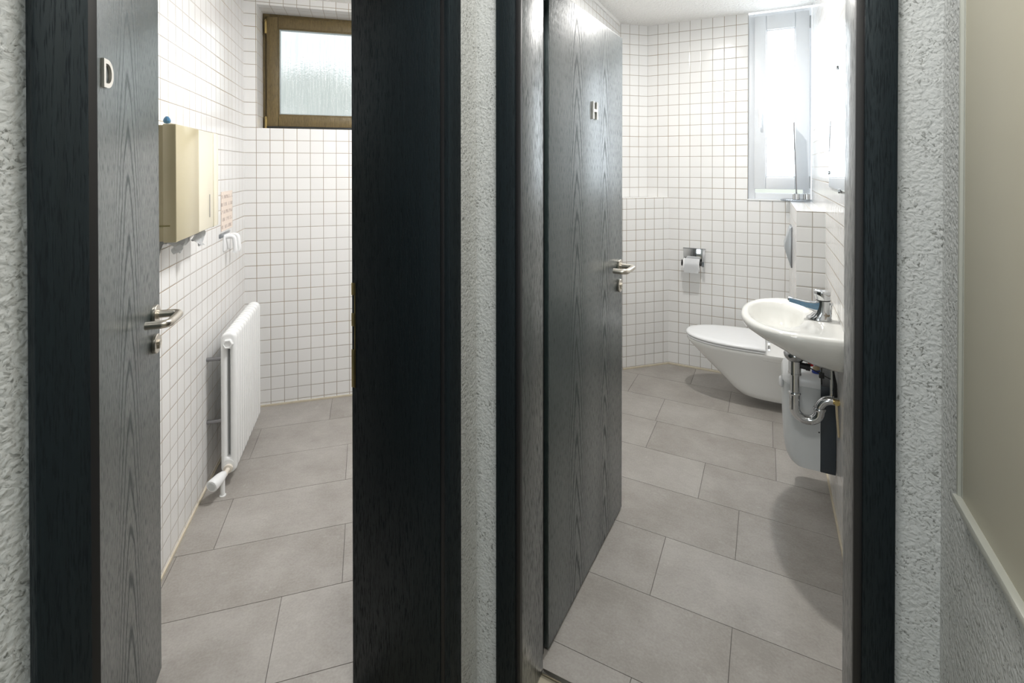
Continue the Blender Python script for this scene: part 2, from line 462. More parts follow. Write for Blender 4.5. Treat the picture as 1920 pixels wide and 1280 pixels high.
def floor_tiles(name, rows, joints, x0, x1, label, loc=(0, 0, 0), rz=0., clip=(), base=()):
    """running stone tiles 0.6 x 0.3: rows are y boundaries, joints one x per row"""
    bm = BM(); g = .0010
    for (ya, yb), j in zip(zip(rows[:-1], rows[1:]), joints):
        k0 = math.floor((x0 - j) / .6); x = j + k0 * .6
        while x < x1:
            a, b = max(x, x0), min(x + .6, x1)
            if b - a > .004: box(bm, (a + g, ya + g, -.012), (b - g, yb - g, 0), mat=0)
            x += .6
    box(bm, (x0, rows[0], -.05), (x1, rows[-1], -.0025), mat=1)
    for co, no in clip:
        geom = bm.verts[:] + bm.edges[:] + bm.faces[:]
        r = bmesh.ops.bisect_plane(bm, geom=geom, plane_co=co, plane_no=no, clear_outer=True)
        ed = [e for e in bm.edges if e.is_boundary]
        if ed: bmesh.ops.holes_fill(bm, edges=ed)
    return obj(name, bm, [M['stone'], M['grout']], loc=loc, rz=rz, smooth=0, kind='structure', label=label, cat='floor')
floor_tiles('floor_right_room', [1.303, 1.402, 1.702, 2.002, 2.30, 2.595, 2.897, 3.195, 3.495, 3.784], [-.339, -.092, -.349, -.099, -.264, .045, -.565, -.2, -.45], -.97, .262,
            'grey stone tiled floor of the right washroom')

# ---- left washroom (own axes)
Pd = Vector((-1.03, .067))
lenL = (Vector((CL.x, CL.y)) - Pd).length
wall('wall_left_room_left', Pd, CL, 0, H_L, M['tile'], .12, phase=(.02, zL), side=1,
     label='white tiled left wall of the left washroom behind the radiator')
backEnd = CL + VD * 2.449
wall('wall_left_room_back', CL, backEnd, 0, H_L, M['tile'], .30, [(.069, .90, 1.698, 2.447)], phase=(TILE * 2 - .141, zL), side=1,
     label='white tiled back wall of the left washroom with the brown window')
wall('wall_left_room_right', (-1.03, .067), (-1.03, 3.599), 0, H_L, M['tile'], .008, [(.214, .963, 0, 2.03)], phase=(0, zL), side=-1,
     label='white tiled door-side wall of the left washroom')
bm = BM()
prism(bm, [(-.96, .0), (-.96, 3.599), (backEnd.x, backEnd.y), (CL.x, CL.y), (Pd.x, Pd.y)], H_L, H_L + .1)
obj('ceiling_left_room', bm, M['stucco'], smooth=0, kind='structure', label='white ceiling of the left washroom', cat='ceiling')
# floor in the room's own axes, clipped along the door wall and the outer walls
rotL = Matrix.Rotation(-LA, 3, 'Z')
nd = rotL @ Vector((1, 0, 0)); pd_ = rotL @ (Vector((-.975, 0, 0)) - Vector((CL.x, CL.y, 0)) * 0)
floor_tiles('floor_left_room', [-.2, .02, .32, .62, .92, 1.22, 1.52, 1.822, 2.122, 2.424, 2.732, 3.030, 3.308],
            [0, -.3, -.1, -.25, -.45, 0.1, -.274, -.08, -.558, -.09, -.557, -.2], -.696, 1.9,
            'grey stone tiled floor of the left washroom', rz=LA, clip=[(pd_, nd)])

# cream sealant lines where the tiles meet the floor
def base_strip(name, a, b, off, label):
    a = Vector(a); b = Vector(b); d = (b - a).normalized(); n = Vector((d.y, -d.x)) * off
    bm = BM(); prism(bm, [(a.x, a.y), (b.x, b.y), (b.x + n.x, b.y + n.y), (a.x + n.x, a.y + n.y)], 0.0005, .011)
    obj(name, bm, M['cream'], smooth=0, kind='structure', label=label, cat='skirting')
base_strip('baseboard_right_room_back', (-.644, 3.784), (.137, 3.784), .006, 'thin cream sealant line at the foot of the right washroom back wall')
base_strip('baseboard_right_room_ledge', Vector((-.644, 3.784)) - VD * .38, (-.644, 3.784), .006, 'thin cream sealant line at the foot of the half wall')
base_strip('baseboard_right_room_right', (.262, 2.909), (.262, 1.31), .006, 'thin cream sealant line below the basin wall')
base_strip('baseboard_left_room_back', CL, CL + VD * 2.4, .006, 'thin cream sealant line at the foot of the left washroom back wall')
base_strip('baseboard_left_room_left', Pd + Vector((-.05, .05)), CL, .006, 'thin cream sealant line at the foot of the left washroom side wall')

# ------------------------------------------------------------------ door frames
FR = M['frame']
tr = empty('trim_1', (-.712, .65, 0), 0, 'dark stained oak frame around the left doorway, marked by brass strike plate', 'door frame', kind='structure')
def fpart(name, boxes, mat, root, bev=.002, label=None):
    bm = BM(); L = root.location
    for lo, hi in boxes:
        box(bm, tuple(a - b for a, b in zip(lo, L)), tuple(a - b for a, b in zip(hi, L)), bev)
    return obj(name, bm, mat, root, label=label)
ZT = 2.06
fpart('casing', [((-.7125, .2328, 0), (-.694, .2828, ZT + .05))], FR, tr, .003)
fpart('casing', [((-.7125, 1.0105, 0), (-.694, 1.062, ZT + .05))], FR, tr, .003)
fpart('casing', [((-.7125, .2828, ZT - .002), (-.694, 1.0105, ZT + .05))], FR, tr, .003)
fpart('rebate_strip', [((-.722, .282, 0), (-.706, .2955, ZT))], M['black'], tr, .001)
fpart('rebate_strip', [((-.724, 1.012, 0), (-.7125, 1.029, ZT))], M['black'], tr, .001)
fpart('lining', [((-1.022, .278, 0), (-.7225, .2945, ZT))], FR, tr)
lin = fpart('lining', [((-1.022, 1.0105, 0), (-.7245, 1.029, ZT))], FR, tr)
fpart('lining', [((-1.022, .299, ZT - .02), (-.7225, 1.0105, ZT))], FR, tr)
# strike plate with its latch holes on the far lining
bm = BM()
L0 = tr.location
for z0, z1 in ((.85, .955), (1.02, 1.056), (1.106, 1.14)):
    box(bm, (-1.0225 - L0.x, 1.0092 - L0.y, z0), (-1.009 - L0.x, 1.0112 - L0.y, z1), .0004)
box(bm, (-1.0116 - L0.x, 1.0092 - L0.y, .85), (-1.0085 - L0.x, 1.0112 - L0.y, 1.14), .0004)
obj('strike_plate', bm, M['brass'], tr, label='brass strike plate')

tr2 = empty('trim_2', (-.21, 1.165, 0), 0, 'dark stained oak frame around the right doorway, at the end of the corridor', 'door frame', kind='structure')
fpart('casing', [((-.6415, 1.147, 0), (-.584, 1.1655, ZT + .05))], FR, tr2, .003)
fpart('casing', [((.166, 1.147, 0), (.2175, 1.1655, ZT + .05))], FR, tr2, .003)
fpart('casing', [((-.584, 1.147, ZT - .002), (.166, 1.1655, ZT + .05))], FR, tr2, .003)
fpart('rebate_strip', [((-.586, 1.154, 0), (-.572, 1.168, ZT))], M['black'], tr2, .001)
fpart('rebate_strip', [((.153, 1.154, 0), (.168, 1.168, ZT))], M['black'], tr2, .001)
fpart('lining', [((-.589, 1.168, 0), (-.572, 1.305, ZT))], M['lining'], tr2)
fpart('lining', [((.153, 1.168, 0), (.1735, 1.305, ZT))], M['lining'], tr2)
fpart('lining', [((-.572, 1.168, ZT - .02), (.153, 1.305, ZT))], FR, tr2)
fpart('rebate_strip', [((-.66, 1.305, 0), (-.590, 1.352, ZT))], M['black'], tr2, .001)

bm = BM(); box(bm, (-.572, 1.292, 0.0), (.153, 1.306, .006), .002)
obj('trim_3', bm, M['steel'], kind='structure', label='thin metal threshold strip under the right door', cat='threshold')

# ------------------------------------------------------------------ doors
def lever(root, x, z):
    """return lever on the face y=0 of the leaf, turned to the hinge side"""
    bm = BM()
    r = .0105
    tube(bm, arc_path([(x, -.008, z), (x, -.064, z), (x - .112, -.064, z), (x - .112, -.014, z)], .022, 7), r, 18)
    h = obj('door_handle', bm, M['steel'], root, smooth=50, label='satin steel return lever')
    bm = BM(); Mx = axis_M((x, 0, z), (0, -1, 0))
    lathe(bm, [(.0, 0), (.0265, 0), (.027, .001), (.027, .007), (.0255, .0085), (.013, .0085), (.013, .013), (0, .013)], 32, Mx)
    obj('rosette', bm, M['steel'], h, smooth=40)
    bm = BM(); Mx = axis_M((x, 0, z - .082), (0, -1, 0))
    lathe(bm, [(.0, 0), (.0265, 0), (.027, .001), (.027, .0075), (.0255, .009), (0, .009)], 32, Mx)
    e = obj('lock_rosette', bm, M['steel'], root, smooth=40, label='round steel lock rosette')
    bm = BM(); lathe(bm, [(0, .008), (.008, .008), (.008, .014), (.0068, .015), (0, .015)], 20, axis_M((x, 0, z - .079), (0, -1, 0)))
    box(bm, (x - .0045, -.0135, z - .096), (x + .0045, -.008, z - .082), .001)
    obj('lock_cylinder', bm, M['steel'], e, smooth=40)

def letter_D(bm, w, h, t, d):
    n = 10; rO = w * .62; rI = max(rO - t, .004)
    def arc(x0, x1, z0, z1, r):
        pts = [(x0, z0), (x1 - r, z0)]
        pts += [(x1 - r + r * math.sin(a), z0 + r - r * math.cos(a)) for a in [PI / 2 * k / n for k in range(1, n + 1)]]
        pts += [(x1 - r + r * math.cos(a), z1 - r + r * math.sin(a)) for a in [PI / 2 * k / n for k in range(0, n + 1)]]
        return pts + [(x0, z1)]
    o = arc(0, w, 0, h, rO); i = arc(t, w - t, t, h - t, rI)
    rings = []
    for y, pts in ((0, o), (-d, o), (-d, i), (0, i)):
        rings.append([Vector((x, y, z)) for x, z in pts])
    rings.append(rings[0])
    R = [[bm.verts.new(p) for p in r] for r in rings[:4]]
    N = len(o)
    for k in range(4):
        a, b = R[k], R[(k + 1) % 4]
        for q in range(N):
            bm.faces.new((a[q], a[(q + 1) % N], b[(q + 1) % N], b[q]))
def letter_H(bm, w, h, t, d):
    prism(bm, [(0, 0), (t, 0), (t, h / 2 - t / 2), (w - t, h / 2 - t / 2), (w - t, 0), (w, 0), (w, h), (w - t, h), (w - t, h / 2 + t / 2), (t, h / 2 + t / 2), (t, h), (0, h)],
          0, d, M=Matrix.Rotation(PI / 2, 4, 'X'))

LEAF = .72
def door(name, loc, rz, length, letter, label, hz):
    root = empty(name, loc, rz, label, 'door', kind='structure')
    bm = BM(); box(bm, (0, 0, .008), (length, .040, 2.008), .0025)
    obj('door_leaf', bm, M['leaf'], root)
    lever(root, length - .045, 1.048)
    bm = BM()
    x = hz
    (letter_D if letter == 'D' else letter_H)(bm, .048, .063, .0098, .0055)
    for v in bm.verts: v.co += Vector((x - .024, -.0002, 1.636))
    obj('door_letter', bm, M['letter'], root, smooth=40, label='raised steel letter ' + letter)
    # hinge barrels at the hinge edge
    for z in (.25, 1.76):
        bm = BM(); tube(bm, [(.0, .046, z - .05), (.0, .046, z + .05)], .009, 12)
        obj('hinge', bm, M['steel'], root)
    # inside lever, a little shorter
    bm = BM(); tube(bm, arc_path([(length - .045, .04, 1.048), (length - .045, .078, 1.048), (length - .145, .078, 1.048)], .014, 6), .009, 14)
    obj('inner_handle', bm, M['steel'], root, smooth=50)
    return root
door('door_1', (-1.033, .302, 0), math.radians(136.55), .719, 'D', 'dark stained oak door lettered D, swung open into the left washroom', .380)
door('door_2', (-.579, 1.362, 0), math.radians(87.4), .722, 'H', 'dark stained oak door lettered H, swung open into the right washroom', .384)

# ------------------------------------------------------------------ windows
def ring_frame(bm, x0, x1, z0, z1, w, y0, y1, bev=.003, ws=None):
    wl, wr, wb, wt = ws or (w, w, w, w)
    box(bm, (x0, y0, z0), (x0 + wl, y1, z1), bev); box(bm, (x1 - wr, y0, z0), (x1, y1, z1), bev)
    box(bm, (x0 + wl, y0, z0), (x1 - wr, y1, z0 + wb), bev); box(bm, (x0 + wl, y0, z1 - wt), (x1 - wr, y1, z1), bev)

# left, brown wood. local x along the back wall from the left corner, y outwards
w1 = empty('window_1', (CL.x, CL.y, 0), LA, 'brown wooden window with reeded glass high in the left washroom', 'window', kind='structure')
yf = .190
bm = BM(); ring_frame(bm, .069, .90, 1.698, 2.447, .04, yf, yf + .07)
obj('window_frame', bm, M['stainwood'], w1)
bm = BM(); ring_frame(bm, .094, .875, 1.722, 2.426, .07, yf - .022, yf + .05, .006, (.068, .068, .074, .070))
s1 = obj('sash', bm, M['stainwood'], w1)
bm = BM(); ring_frame(bm, .160, .809, 1.794, 2.358, .008, yf - .016, yf + .02, .002)
obj('glazing_bead', bm, M['stainwood'], s1)
bm = BM(); ring_frame(bm, .167, .802, 1.801, 2.351, .007, yf - .006, yf + .02, .001)
obj('glazing_seal', bm, simple('pale_blue_grey_seal', (.42, .48, .50), .5), s1)
bm = BM(); box(bm, (.172, yf + .006, 1.806), (.797, yf + .010, 2.346))
obj('pane', bm, M['reeded'], w1, smooth=0)
bm = BM(); box(bm, (.094, yf - .028, 1.714), (.875, yf - .012, 1.722), .002)
obj('drip_rail', bm, simple('weathered_dark_metal', (.05, .055, .06), .3, .6), w1)
for z in (1.74, 2.36):
    bm = BM(); tube(bm, [(.090, yf - .020, z - .045), (.090, yf - .020, z + .03)], .0075, 10)
    tube(bm, [(.090, yf - .020, z + .032), (.090, yf - .020, z + .046)], [.0095, .004], 10)
    obj('window_hinge', bm, M['brass'], w1)

# right, white plastic.  world axes
w2 = empty('window_2', (.073, 3.784, 1.233), 0, 'tall narrow white window with bright frosted glass in the right washroom', 'window', kind='structure')
def W2(bm_fn, name, mat, parent=None, **k):
    bm = BM(); bm_fn(bm)
    for v in bm.verts: v.co -= w2.location
    return obj(name, bm, mat, parent or w2, **k)
W2(lambda b: ring_frame(b, -.116, .262, 1.237, 2.52, .045, 3.815, 3.87, .003), 'window_frame', M['upvc'])
sash = W2(lambda b: ring_frame(b, -.078, .2505, 1.311, 2.498, .075, 3.795, 3.85, .006, (.073, .083, .080, .102)), 'sash', M['upvc'])
W2(lambda b: ring_frame(b, -.007, .170, 1.389, 2.398, .01, 3.802, 3.83, .003), 'glazing_bead', M['upvc'], sash)
W2(lambda b: box(b, (.0, 3.822, 1.396), (.163, 3.826, 2.392)), 'pane', M['frost'], smooth=0)
def whandle(b):
    box(b, (-.052, 3.788, 1.80), (-.030, 3.796, 1.87), .003)
    tube(b, arc_path([(-.041, 3.79, 1.835), (-.041, 3.758, 1.835), (-.041, 3.756, 1.73)], .012, 5), [.009] * 2 + [.009] * 5 + [.0085], 12)
W2(whandle, 'window_handle', M['plastic'])
for z in (1.36, 2.42):
    W2(lambda b: (tube(b, [(.2545, 3.80, z - .04), (.2545, 3.80, z + .04)], .0055, 10)), 'window_hinge', M['platesilver'])
# white sill edge
bm = BM(); box(bm, (-.118, 3.776, 1.232), (.137, 3.815, 1.2405), .002)
obj('trim_4', bm, M['plastic'], kind='structure', label='thin white sill edge under the right window', cat='sill')
# opaque closure behind the frosted pane's niche (outer leaf of wall above the ledge)
# ------------------------------------------------------------------ corridor panel
pn = empty('wall_panel', (.287, .70, .93), 0, 'large plain beige board with a slim raised rim on the plaster wall at the right edge', 'panel')
bm = BM(); box(bm, (-.012, -.40, .006), (0, .316, 1.5), .001)
obj('board', bm, M['panel'], pn)
bm = BM(); box(bm, (-.017, .314, .0), (0, .3225, 1.5), .003); box(bm, (-.0125, .308, .006), (0, .3145, 1.5), .001)
obj('rim', bm, M['panelrim'], pn)
bm = BM(); box(bm, (-.022, -.40, -.004), (0, .3225, .010), .003)
obj('ledge', bm, M['panelrim'], pn)

# ------------------------------------------------------------------ left washroom things
# radiator
rad = empty('radiator', LW(-.60, 2.52), LA, 'white column radiator standing against the tiled wall of the left washroom', 'radiator')
def rrect(w, h, r, n, cz):
    pts = []
    for cx, cy, a0 in ((w/2 - r, h/2 - r, 0), (-w/2 + r, h/2 - r, PI/2), (-w/2 + r, -h/2 + r, PI), (w/2 - r, -h/2 + r, 3*PI/2)):
        for k in range(n + 1):
            a = a0 + PI/2 * k / n
            pts.append((cx + r * math.cos(a), cz + cy + r * math.sin(a)))
    return pts
Z0, Z1 = .058, .706
def section_mesh():
    bm = BM(); h = Z1 - Z0; cz = (Z0 + Z1) / 2; n = 6
    W = .066
    def O(i): return rrect(W - 2*i, h - 2*i, .030 - i, n, cz)
    def I(i): return rrect(.010 + 2*i, h - .155 + 2*i, .0049 + i, n, cz)
    layers = [(-.0215, O(.012)), (-.019, O(.006)), (-.0135, O(.0015)), (-.006, O(0)), (.006, O(0)), (.0135, O(.0015)), (.019, O(.006)), (.0215, O(.012)),
              (.0215, I(.010)), (.017, I(.004)), (.008, I(0)), (-.008, I(0)), (-.017, I(.004)), (-.0215, I(.010))]
    R = [[bm.verts.new((x, y, z)) for x, z in p] for y, p in layers]
    N = len(R[0])
    for k in range(len(R)):
        a, b = R[k], R[(k + 1) % len(R)]
        for q in range(N):
            bm.faces.new((a[q], a[(q+1) % N], b[(q+1) % N], b[q]))
    for z in (Z1 - .05, Z0 + .045):
        tube(bm, [(0, -.0235, z), (0, .0235, z)], .0225, 20)
    bmesh.ops.recalc_face_normals(bm, faces=bm.faces)
    return bm
sec0 = obj('section', section_mesh(), M['radiator'], rad, loc=(0, .0225, 0), smooth=50)
for i in range(1, 12):
    c = sec0.copy(); COL.objects.link(c); c.parent = rad; c.location = (0, .0225 + .0465 * i, 0)
bm = BM()
lathe(bm, [(0, 0), (.023, 0), (.023, .010), (.0195, .013), (.016, .013), (.0145, .010), (0, .010)], 6, axis_M((0, 0, Z1 - .05), (0, -1, 0)))
obj('end_plug', bm, M['radiator'], rad, smooth=20)
for z in (.580, .293):
    bm = BM(); tube(bm, [(-.0955, .035, z), (-.025, .035, z)], .0085, 12)
    obj('bracket', bm, M['greymetal'], rad, label='bare grey metal wall bracket')
vb = BM()
tube(vb, [(0, .0, .088), (0, -.014, .088)], .019, 16)
tube(vb, [(0, -.010, .088), (-.004, -.050, .086)], .0095, 14)
tube(vb, [(-.004, -.040, .086), (-.010, -.064, .082)], .0125, 14)
valve = obj('radiator_valve', vb, simple('painted_valve', (.75, .70, .62), .3), rad)
vb = BM(); d = Vector((-.024, -.056, -.006))
p0 = Vector((-.006, -.040, .088))
tube(vb, [p0, p0 + d * .15, p0 + d * .5, p0 + d * 1.1, p0 + d * 1.28, p0 + d * 1.36], [.011, .017, .0225, .0262, .0262, .0235], 28)
hd = obj('thermostat_head', vb, M['plastic'], valve, smooth=40)
vb = BM(); tube(vb, [p0 + d * 1.35, p0 + d * 1.385], [.0185, .018], 28)
obj('head_cap', vb, M['greyplastic'], hd)
vb = BM(); tube(vb, [(-.009, -.058, .090), (-.009, -.060, .0)], .0088, 14); tube(vb, [(-.009, -.060, .0), (-.009, -.060, .004)], .0135, 14)
obj('supply_pipe', vb, M['radiator'], valve)

# paper towel dispenser
dsp = empty('towel_dispenser', LW(-.696, 1.818, 1.219), LA, 'beige wall-hung paper towel dispenser in the left washroom', 'dispenser')
HH = .38
bm = BM(); prism(bm, [(.001, .002), (.106, .002), (.104, .240), (.102, .400), (.001, .400)], .004, HH - .004, bev=.004)
obj('housing', bm, M['beige'], dsp)
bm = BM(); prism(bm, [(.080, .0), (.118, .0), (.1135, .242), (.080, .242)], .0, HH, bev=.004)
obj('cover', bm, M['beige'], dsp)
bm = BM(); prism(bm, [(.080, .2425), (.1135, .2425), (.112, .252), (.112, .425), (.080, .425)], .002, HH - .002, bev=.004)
obj('cover_end', bm, M['beigelit'], dsp, label='far half of the cover, window sheen painted in')
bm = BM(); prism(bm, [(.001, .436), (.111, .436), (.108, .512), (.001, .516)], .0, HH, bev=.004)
obj('end_cap', bm, M['beigelit'], dsp)
bm = BM(); box(bm, (.03, .399, .004), (.104, .437, HH - .004), .0)
obj('seam', bm, simple('olive_seam', (.22, .19, .07), .5), dsp)
bm = BM(); box(bm, (.1112, .372, .045), (.1129, .378, .135), .0005)
obj('sight_slot', bm, M['greymetal'], dsp)
bm = BM(); box(bm, (.0, -.001, .052), (.1, .003, .056)); box(bm, (.0655, -.0012, .0), (.0675, .003, HH))
obj('seam', bm, simple('olive_seam', (.22, .19, .07), .5), dsp)
bm = BM()
tube(bm, [(.05, .13, HH - .002), (.05, .13, HH + .012)], .005, 12)
lathe(bm, [(0, 0), (.009, .001), (.012, .009), (.009, .018), (.004, .024), (0, .025)], 10, Matrix.Translation((.05, .13, HH + .010)))
obj('lock_knob', bm, M['blue'], dsp, smooth=20, label='small blue knob')
# towel hanging from it
bm = BM(); nx, nz = 26, 8
g = [[bm.verts.new((.025 + .055 * (i / nx) + .012 * math.sin(i * 1.9 + j), .03 + .37 * i / nx, -.0 - .075 * (j / nz) * (.65 + .35 * math.sin(i * .55 + .6) ) + .006 * math.sin(i * 2.7 + j * 1.3))) for j in range(nz + 1)] for i in range(nx + 1)]
for i in range(nx):
    for j in range(nz): bm.faces.new((g[i][j], g[i+1][j], g[i+1][j+1], g[i][j+1]))
bmesh.ops.solidify(bm, geom=bm.faces[:], thickness=.0012)
obj('paper_towel', bm, M['tissue'], loc=LW(-.696, 1.818, 1.226), rz=LA, smooth=25, label='crumpled white paper towel hanging out below the beige dispenser', cat='paper towel')
# notice sheet
bm = BM(); box(bm, (.0, 0, 0), (.0016, .215, .20)); 
o = obj('notice', bm, M['notice'], loc=LW(-.6955, 2.80, 1.135), rz=LA, smooth=0, label='small pinkish printed notice on the tiles past the beige dispenser', cat='notice')
# clear holder below it
bm = BM(); box(bm, (.0, 0, 0), (.006, .19, .022), .002)
obj('sign_holder', bm, M['glass'], loc=LW(-.6955, 2.76, 1.105), rz=LA, label='clear plastic strip on the tiles below the printed notice', cat='holder')
# white hook
hk = empty('wall_hook', LW(-.696, 2.83, 1.03), LA, 'white plastic hook on the tiles below the notice', 'hook')
bm = BM(); box(bm, (0, .0, .0), (.008, .13, .085), .003)
obj('back_plate', bm, M['plastic'], hk)
for y in (.03, .105):
    bm = BM(); tube(bm, arc_path([(.006, y, .07), (.045, y, .075), (.052, y, .0), (.045, y, -.012)], .03, 6), .011, 14)
    obj('prong', bm, M['plastic'], hk, smooth=50)

# ------------------------------------------------------------------ right washroom things
# toilet: local x forward (to -X), y to -Y
TU = 3.425
toi = empty('toilet', (.137, TU, 0), PI, 'white wall-hung toilet with closed lid in the right washroom', 'toilet')
def dring(L, hw, z, e, n=28, p=2.2, back=0.0, sh=0.0):
    """D outline: straight sides from the wall, superellipse nose"""
    pts = []; x0 = L - e
    pts.append((back, -hw, z))
    for k in range(n + 1):
        a = -PI / 2 + PI * k / n
        c, s = math.cos(a), math.sin(a)
        pts.append((x0 + e * abs(c) ** (2 / p), hw * (abs(s) ** (2 / p)) * (1 if s > 0 else -1), z))
    pts.append((back, hw, z))
    return [Vector(q) for q in pts]
bm = BM()
prof = [(.27, .085, .052, .16), (.295, .098, .058, .18), (.335, .105, .09, .20), (.385, .108, .14, .22), (.44, .116, .19, .25), (.50, .136, .245, .28),
        (.555, .162, .30, .32), (.590, .180, .335, .345), (.600, .186, .352, .35), (.598, .185, .360, .35), (.58, .172, .362, .34)]
loft(bm, [dring(L, hw, z, e) for L, hw, z, e in prof])
obj('bowl', bm, M['ceramic'], toi, smooth=60)
bm = BM(); box(bm, (.0, -.178, .318), (.16, .178, .361), .012, 3)
obj('rear_deck', bm, M['ceramic'], toi)
bm = BM(); loft(bm, [dring(L, hw, z, e, back=b) for L, hw, z, e, b in ((.597, .184, .3625, .34, .15), (.602, .188, .366, .345, .145), (.600, .187, .3745, .345, .145))])
obj('seat', bm, M['plastic'], toi, smooth=50)
bm = BM(); loft(bm, [dring(L, hw, z, e, back=b) for L, hw, z, e, b in ((.600, .187, .3775, .345, .142), (.606, .192, .381, .348, .138), (.607, .193, .388, .35, .137), (.603, .189, .394, .348, .141), (.594, .180, .3975, .34, .15), (.56, .15, .3995, .32, .18))])
obj('lid', bm, M['plastic'], toi, smooth=60)
for y in (-.075, .075):
    bm = BM(); tube(bm, [(.120, y - .03, .367), (.120, y + .03, .367)], .007, 14)
    obj('lid_hinge', bm, M['chrome'], toi)
bm = BM(); box(bm, (.030, .1075, .262), (.055, .120, .278), .004)
tube(bm, [(.0425, .10, .27), (.0425, .121, .27)], .007, 12)
obj('fixing_cap', bm, M['darkplastic'], toi)
# flush plate on the boxing
fp = empty('flush_plate', (.137, 3.45, .865), 0, 'silver grey angled flush plate on the tiled boxing above the toilet', 'flush plate')
bm = BM()
t = bmesh.new()
pts = [(0, 0), (-.008, 0), (-.040, .105), (-.040, .135), (-.012, .235), (0, .235)]
a = [t.verts.new((x, -.08, z)) for x, z in pts]; b = [t.verts.new((x, .08, z)) for x, z in pts]
t.faces.new(a[::-1]); t.faces.new(b)
for i in range(6): t.faces.new((a[i], a[(i+1) % 6], b[(i+1) % 6], b[i]))
bmesh.ops.bevel(t, geom=t.edges[:], offset=.004, segments=2, profile=.5, affect='EDGES'); merge(bm, t)
obj('button', bm, M['platesilver'], fp)
bm = BM(); box(bm, (-.0065, -.086, -.004), (0, .086, .239), .002)
obj('surround', bm, M['greymetal'], fp)

# toilet paper holder + roll
ph = empty('paper_holder', (-.464, 3.784, .76), 0, 'chrome toilet roll holder on the back wall of the right washroom', 'holder')
bm = BM(); box(bm, (-.075, -.008, 0), (.075, 0, .113), .003)
obj('back_plate', bm, M['chrome'], ph)
t = bmesh.new(); bm = BM()
pp = [(0, .002), (0, .11), (-.012, .112), (-.040, .062), (-.072, .03), (-.075, .0), (-.06, -.008)]
a = [t.verts.new((.058, y, z)) for y, z in pp]; b = [t.verts.new((.074, y, z)) for y, z in pp]
t.faces.new(a[::-1]); t.faces.new(b)
for i in range(len(pp)): t.faces.new((a[i], a[(i+1) % len(pp)], b[(i+1) % len(pp)], b[i]))
merge(bm, t)
obj('side_arm', bm, M['darkchrome'], ph, smooth=20)
bm = BM(); box(bm, (-.077, -.012, .108), (.077, 0, .1145), .002)
obj('top_edge', bm, M['darkchrome'], ph)
bm = BM(); tube(bm, [(-.078, -.055, .012), (.06, -.055, .012)], .009, 14)
tube(bm, [(-.080, -.055, .012), (-.074, -.055, .012)], .022, 18); tube(bm, [(.044, -.055, .012), (.054, -.055, .012)], .016, 16)
obj('spindle', bm, M['black'], ph)
tp = empty('toilet_roll', (-.475, 3.729, .772), 0, 'white toilet paper roll on the chrome holder', 'toilet roll')
bm = BM()
Mx = axis_M((-.054, 0, -.013), (1, 0, 0))
prof = [(.018, 0), (.0455, 0), (.0465, .001), (.0465, .106), (.0455, .107), (.018, .107)]
rings = []
for r, z in prof + [prof[0]]:
    rings.append([Mx @ Vector((r * math.cos(2*PI*k/36), r * math.sin(2*PI*k/36), z)) for k in range(36)])
loft(bm, rings, False, False)
obj('paper_winding', bm, M['paper'], tp, smooth=40)
bm = BM(); n = 10
pts = [(-.047 * math.cos(a), -.013 + .047 * math.sin(a)) for a in [PI * .45 - PI * .45 * k / 6 for k in range(7)]]
pts += [(-.047 + .002 * k / 5, -.013 - .048 * k / 5) for k in range(1, 6)]
A = [bm.verts.new((-.046, y - .0006, z)) for y, z in pts]; B = [bm.verts.new((.050, y - .0006, z)) for y, z in pts]
for i in range(len(pts) - 1): bm.faces.new((A[i], B[i], B[i+1], A[i+1]))
bmesh.ops.solidify(bm, geom=bm.faces[:], thickness=.0008)
obj('loose_sheet', bm, M['paper'], tp, smooth=60)

# washbasin : local x forward (to -X) from the wall, y to -Y
BU = 2.41
bas = empty('washbasin', (.262, BU, 0), PI, 'cream white oval washbasin on the right wall of the right washroom', 'washbasin')
N = 64
def oring(cx, ax, ay, z, p=2.15, back=0.0, sq=0, sh=0.):
    out = []
    for k in range(N):
        a = 2 * PI * k / N
        c, s = math.cos(a), math.sin(a)
        q = p if c > 0 or not sq else sq
        x = cx + ax * abs(c) ** (2 / q) * (1 if c > 0 else -1); y = ay * abs(s) ** (2 / q) * (1 if s > 0 else -1)
        x = max(x, back)
        out.append(Vector((x, y, z + sh * (x - .08))))
    return out
bm = BM()
rings = [oring(.10, .05, .06, .664, sh=.10), oring(.10, .07, .09, .668, sh=.14), oring(.105, .105, .150, .680, sq=4, sh=.25), oring(.12, .150, .205, .706, sq=5, sh=.24),
         oring(.138, .187, .250, .746, sq=5, sh=.13), oring(.15, .204, .281, .786, sq=5, sh=.04), oring(.152, .209, .296, .812, sq=5), oring(.152, .208, .298, .824, sq=5), oring(.152, .203, .293, .8315, sq=5),
         oring(.152, .192, .282, .834, sq=5), oring(.155, .180, .266, .8335, back=.004, sq=5),
         oring(.222, .108, .205, .831), oring(.224, .102, .198, .826), oring(.222, .094, .186, .805), oring(.218, .082, .160, .770), oring(.21, .062, .115, .738), oring(.20, .035, .055, .722), oring(.195, .018, .02, .719)]
loft(bm, rings)
obj('bowl', bm, M['basin'], bas, smooth=70)
bm = BM(); lathe(bm, [(0, 0), (.022, 0), (.024, .002), (.018, .004), (0, .003)], 24, Matrix.Translation((.195, 0, .7185)))
obj('drain', bm, M['chrome'], bas, smooth=50)
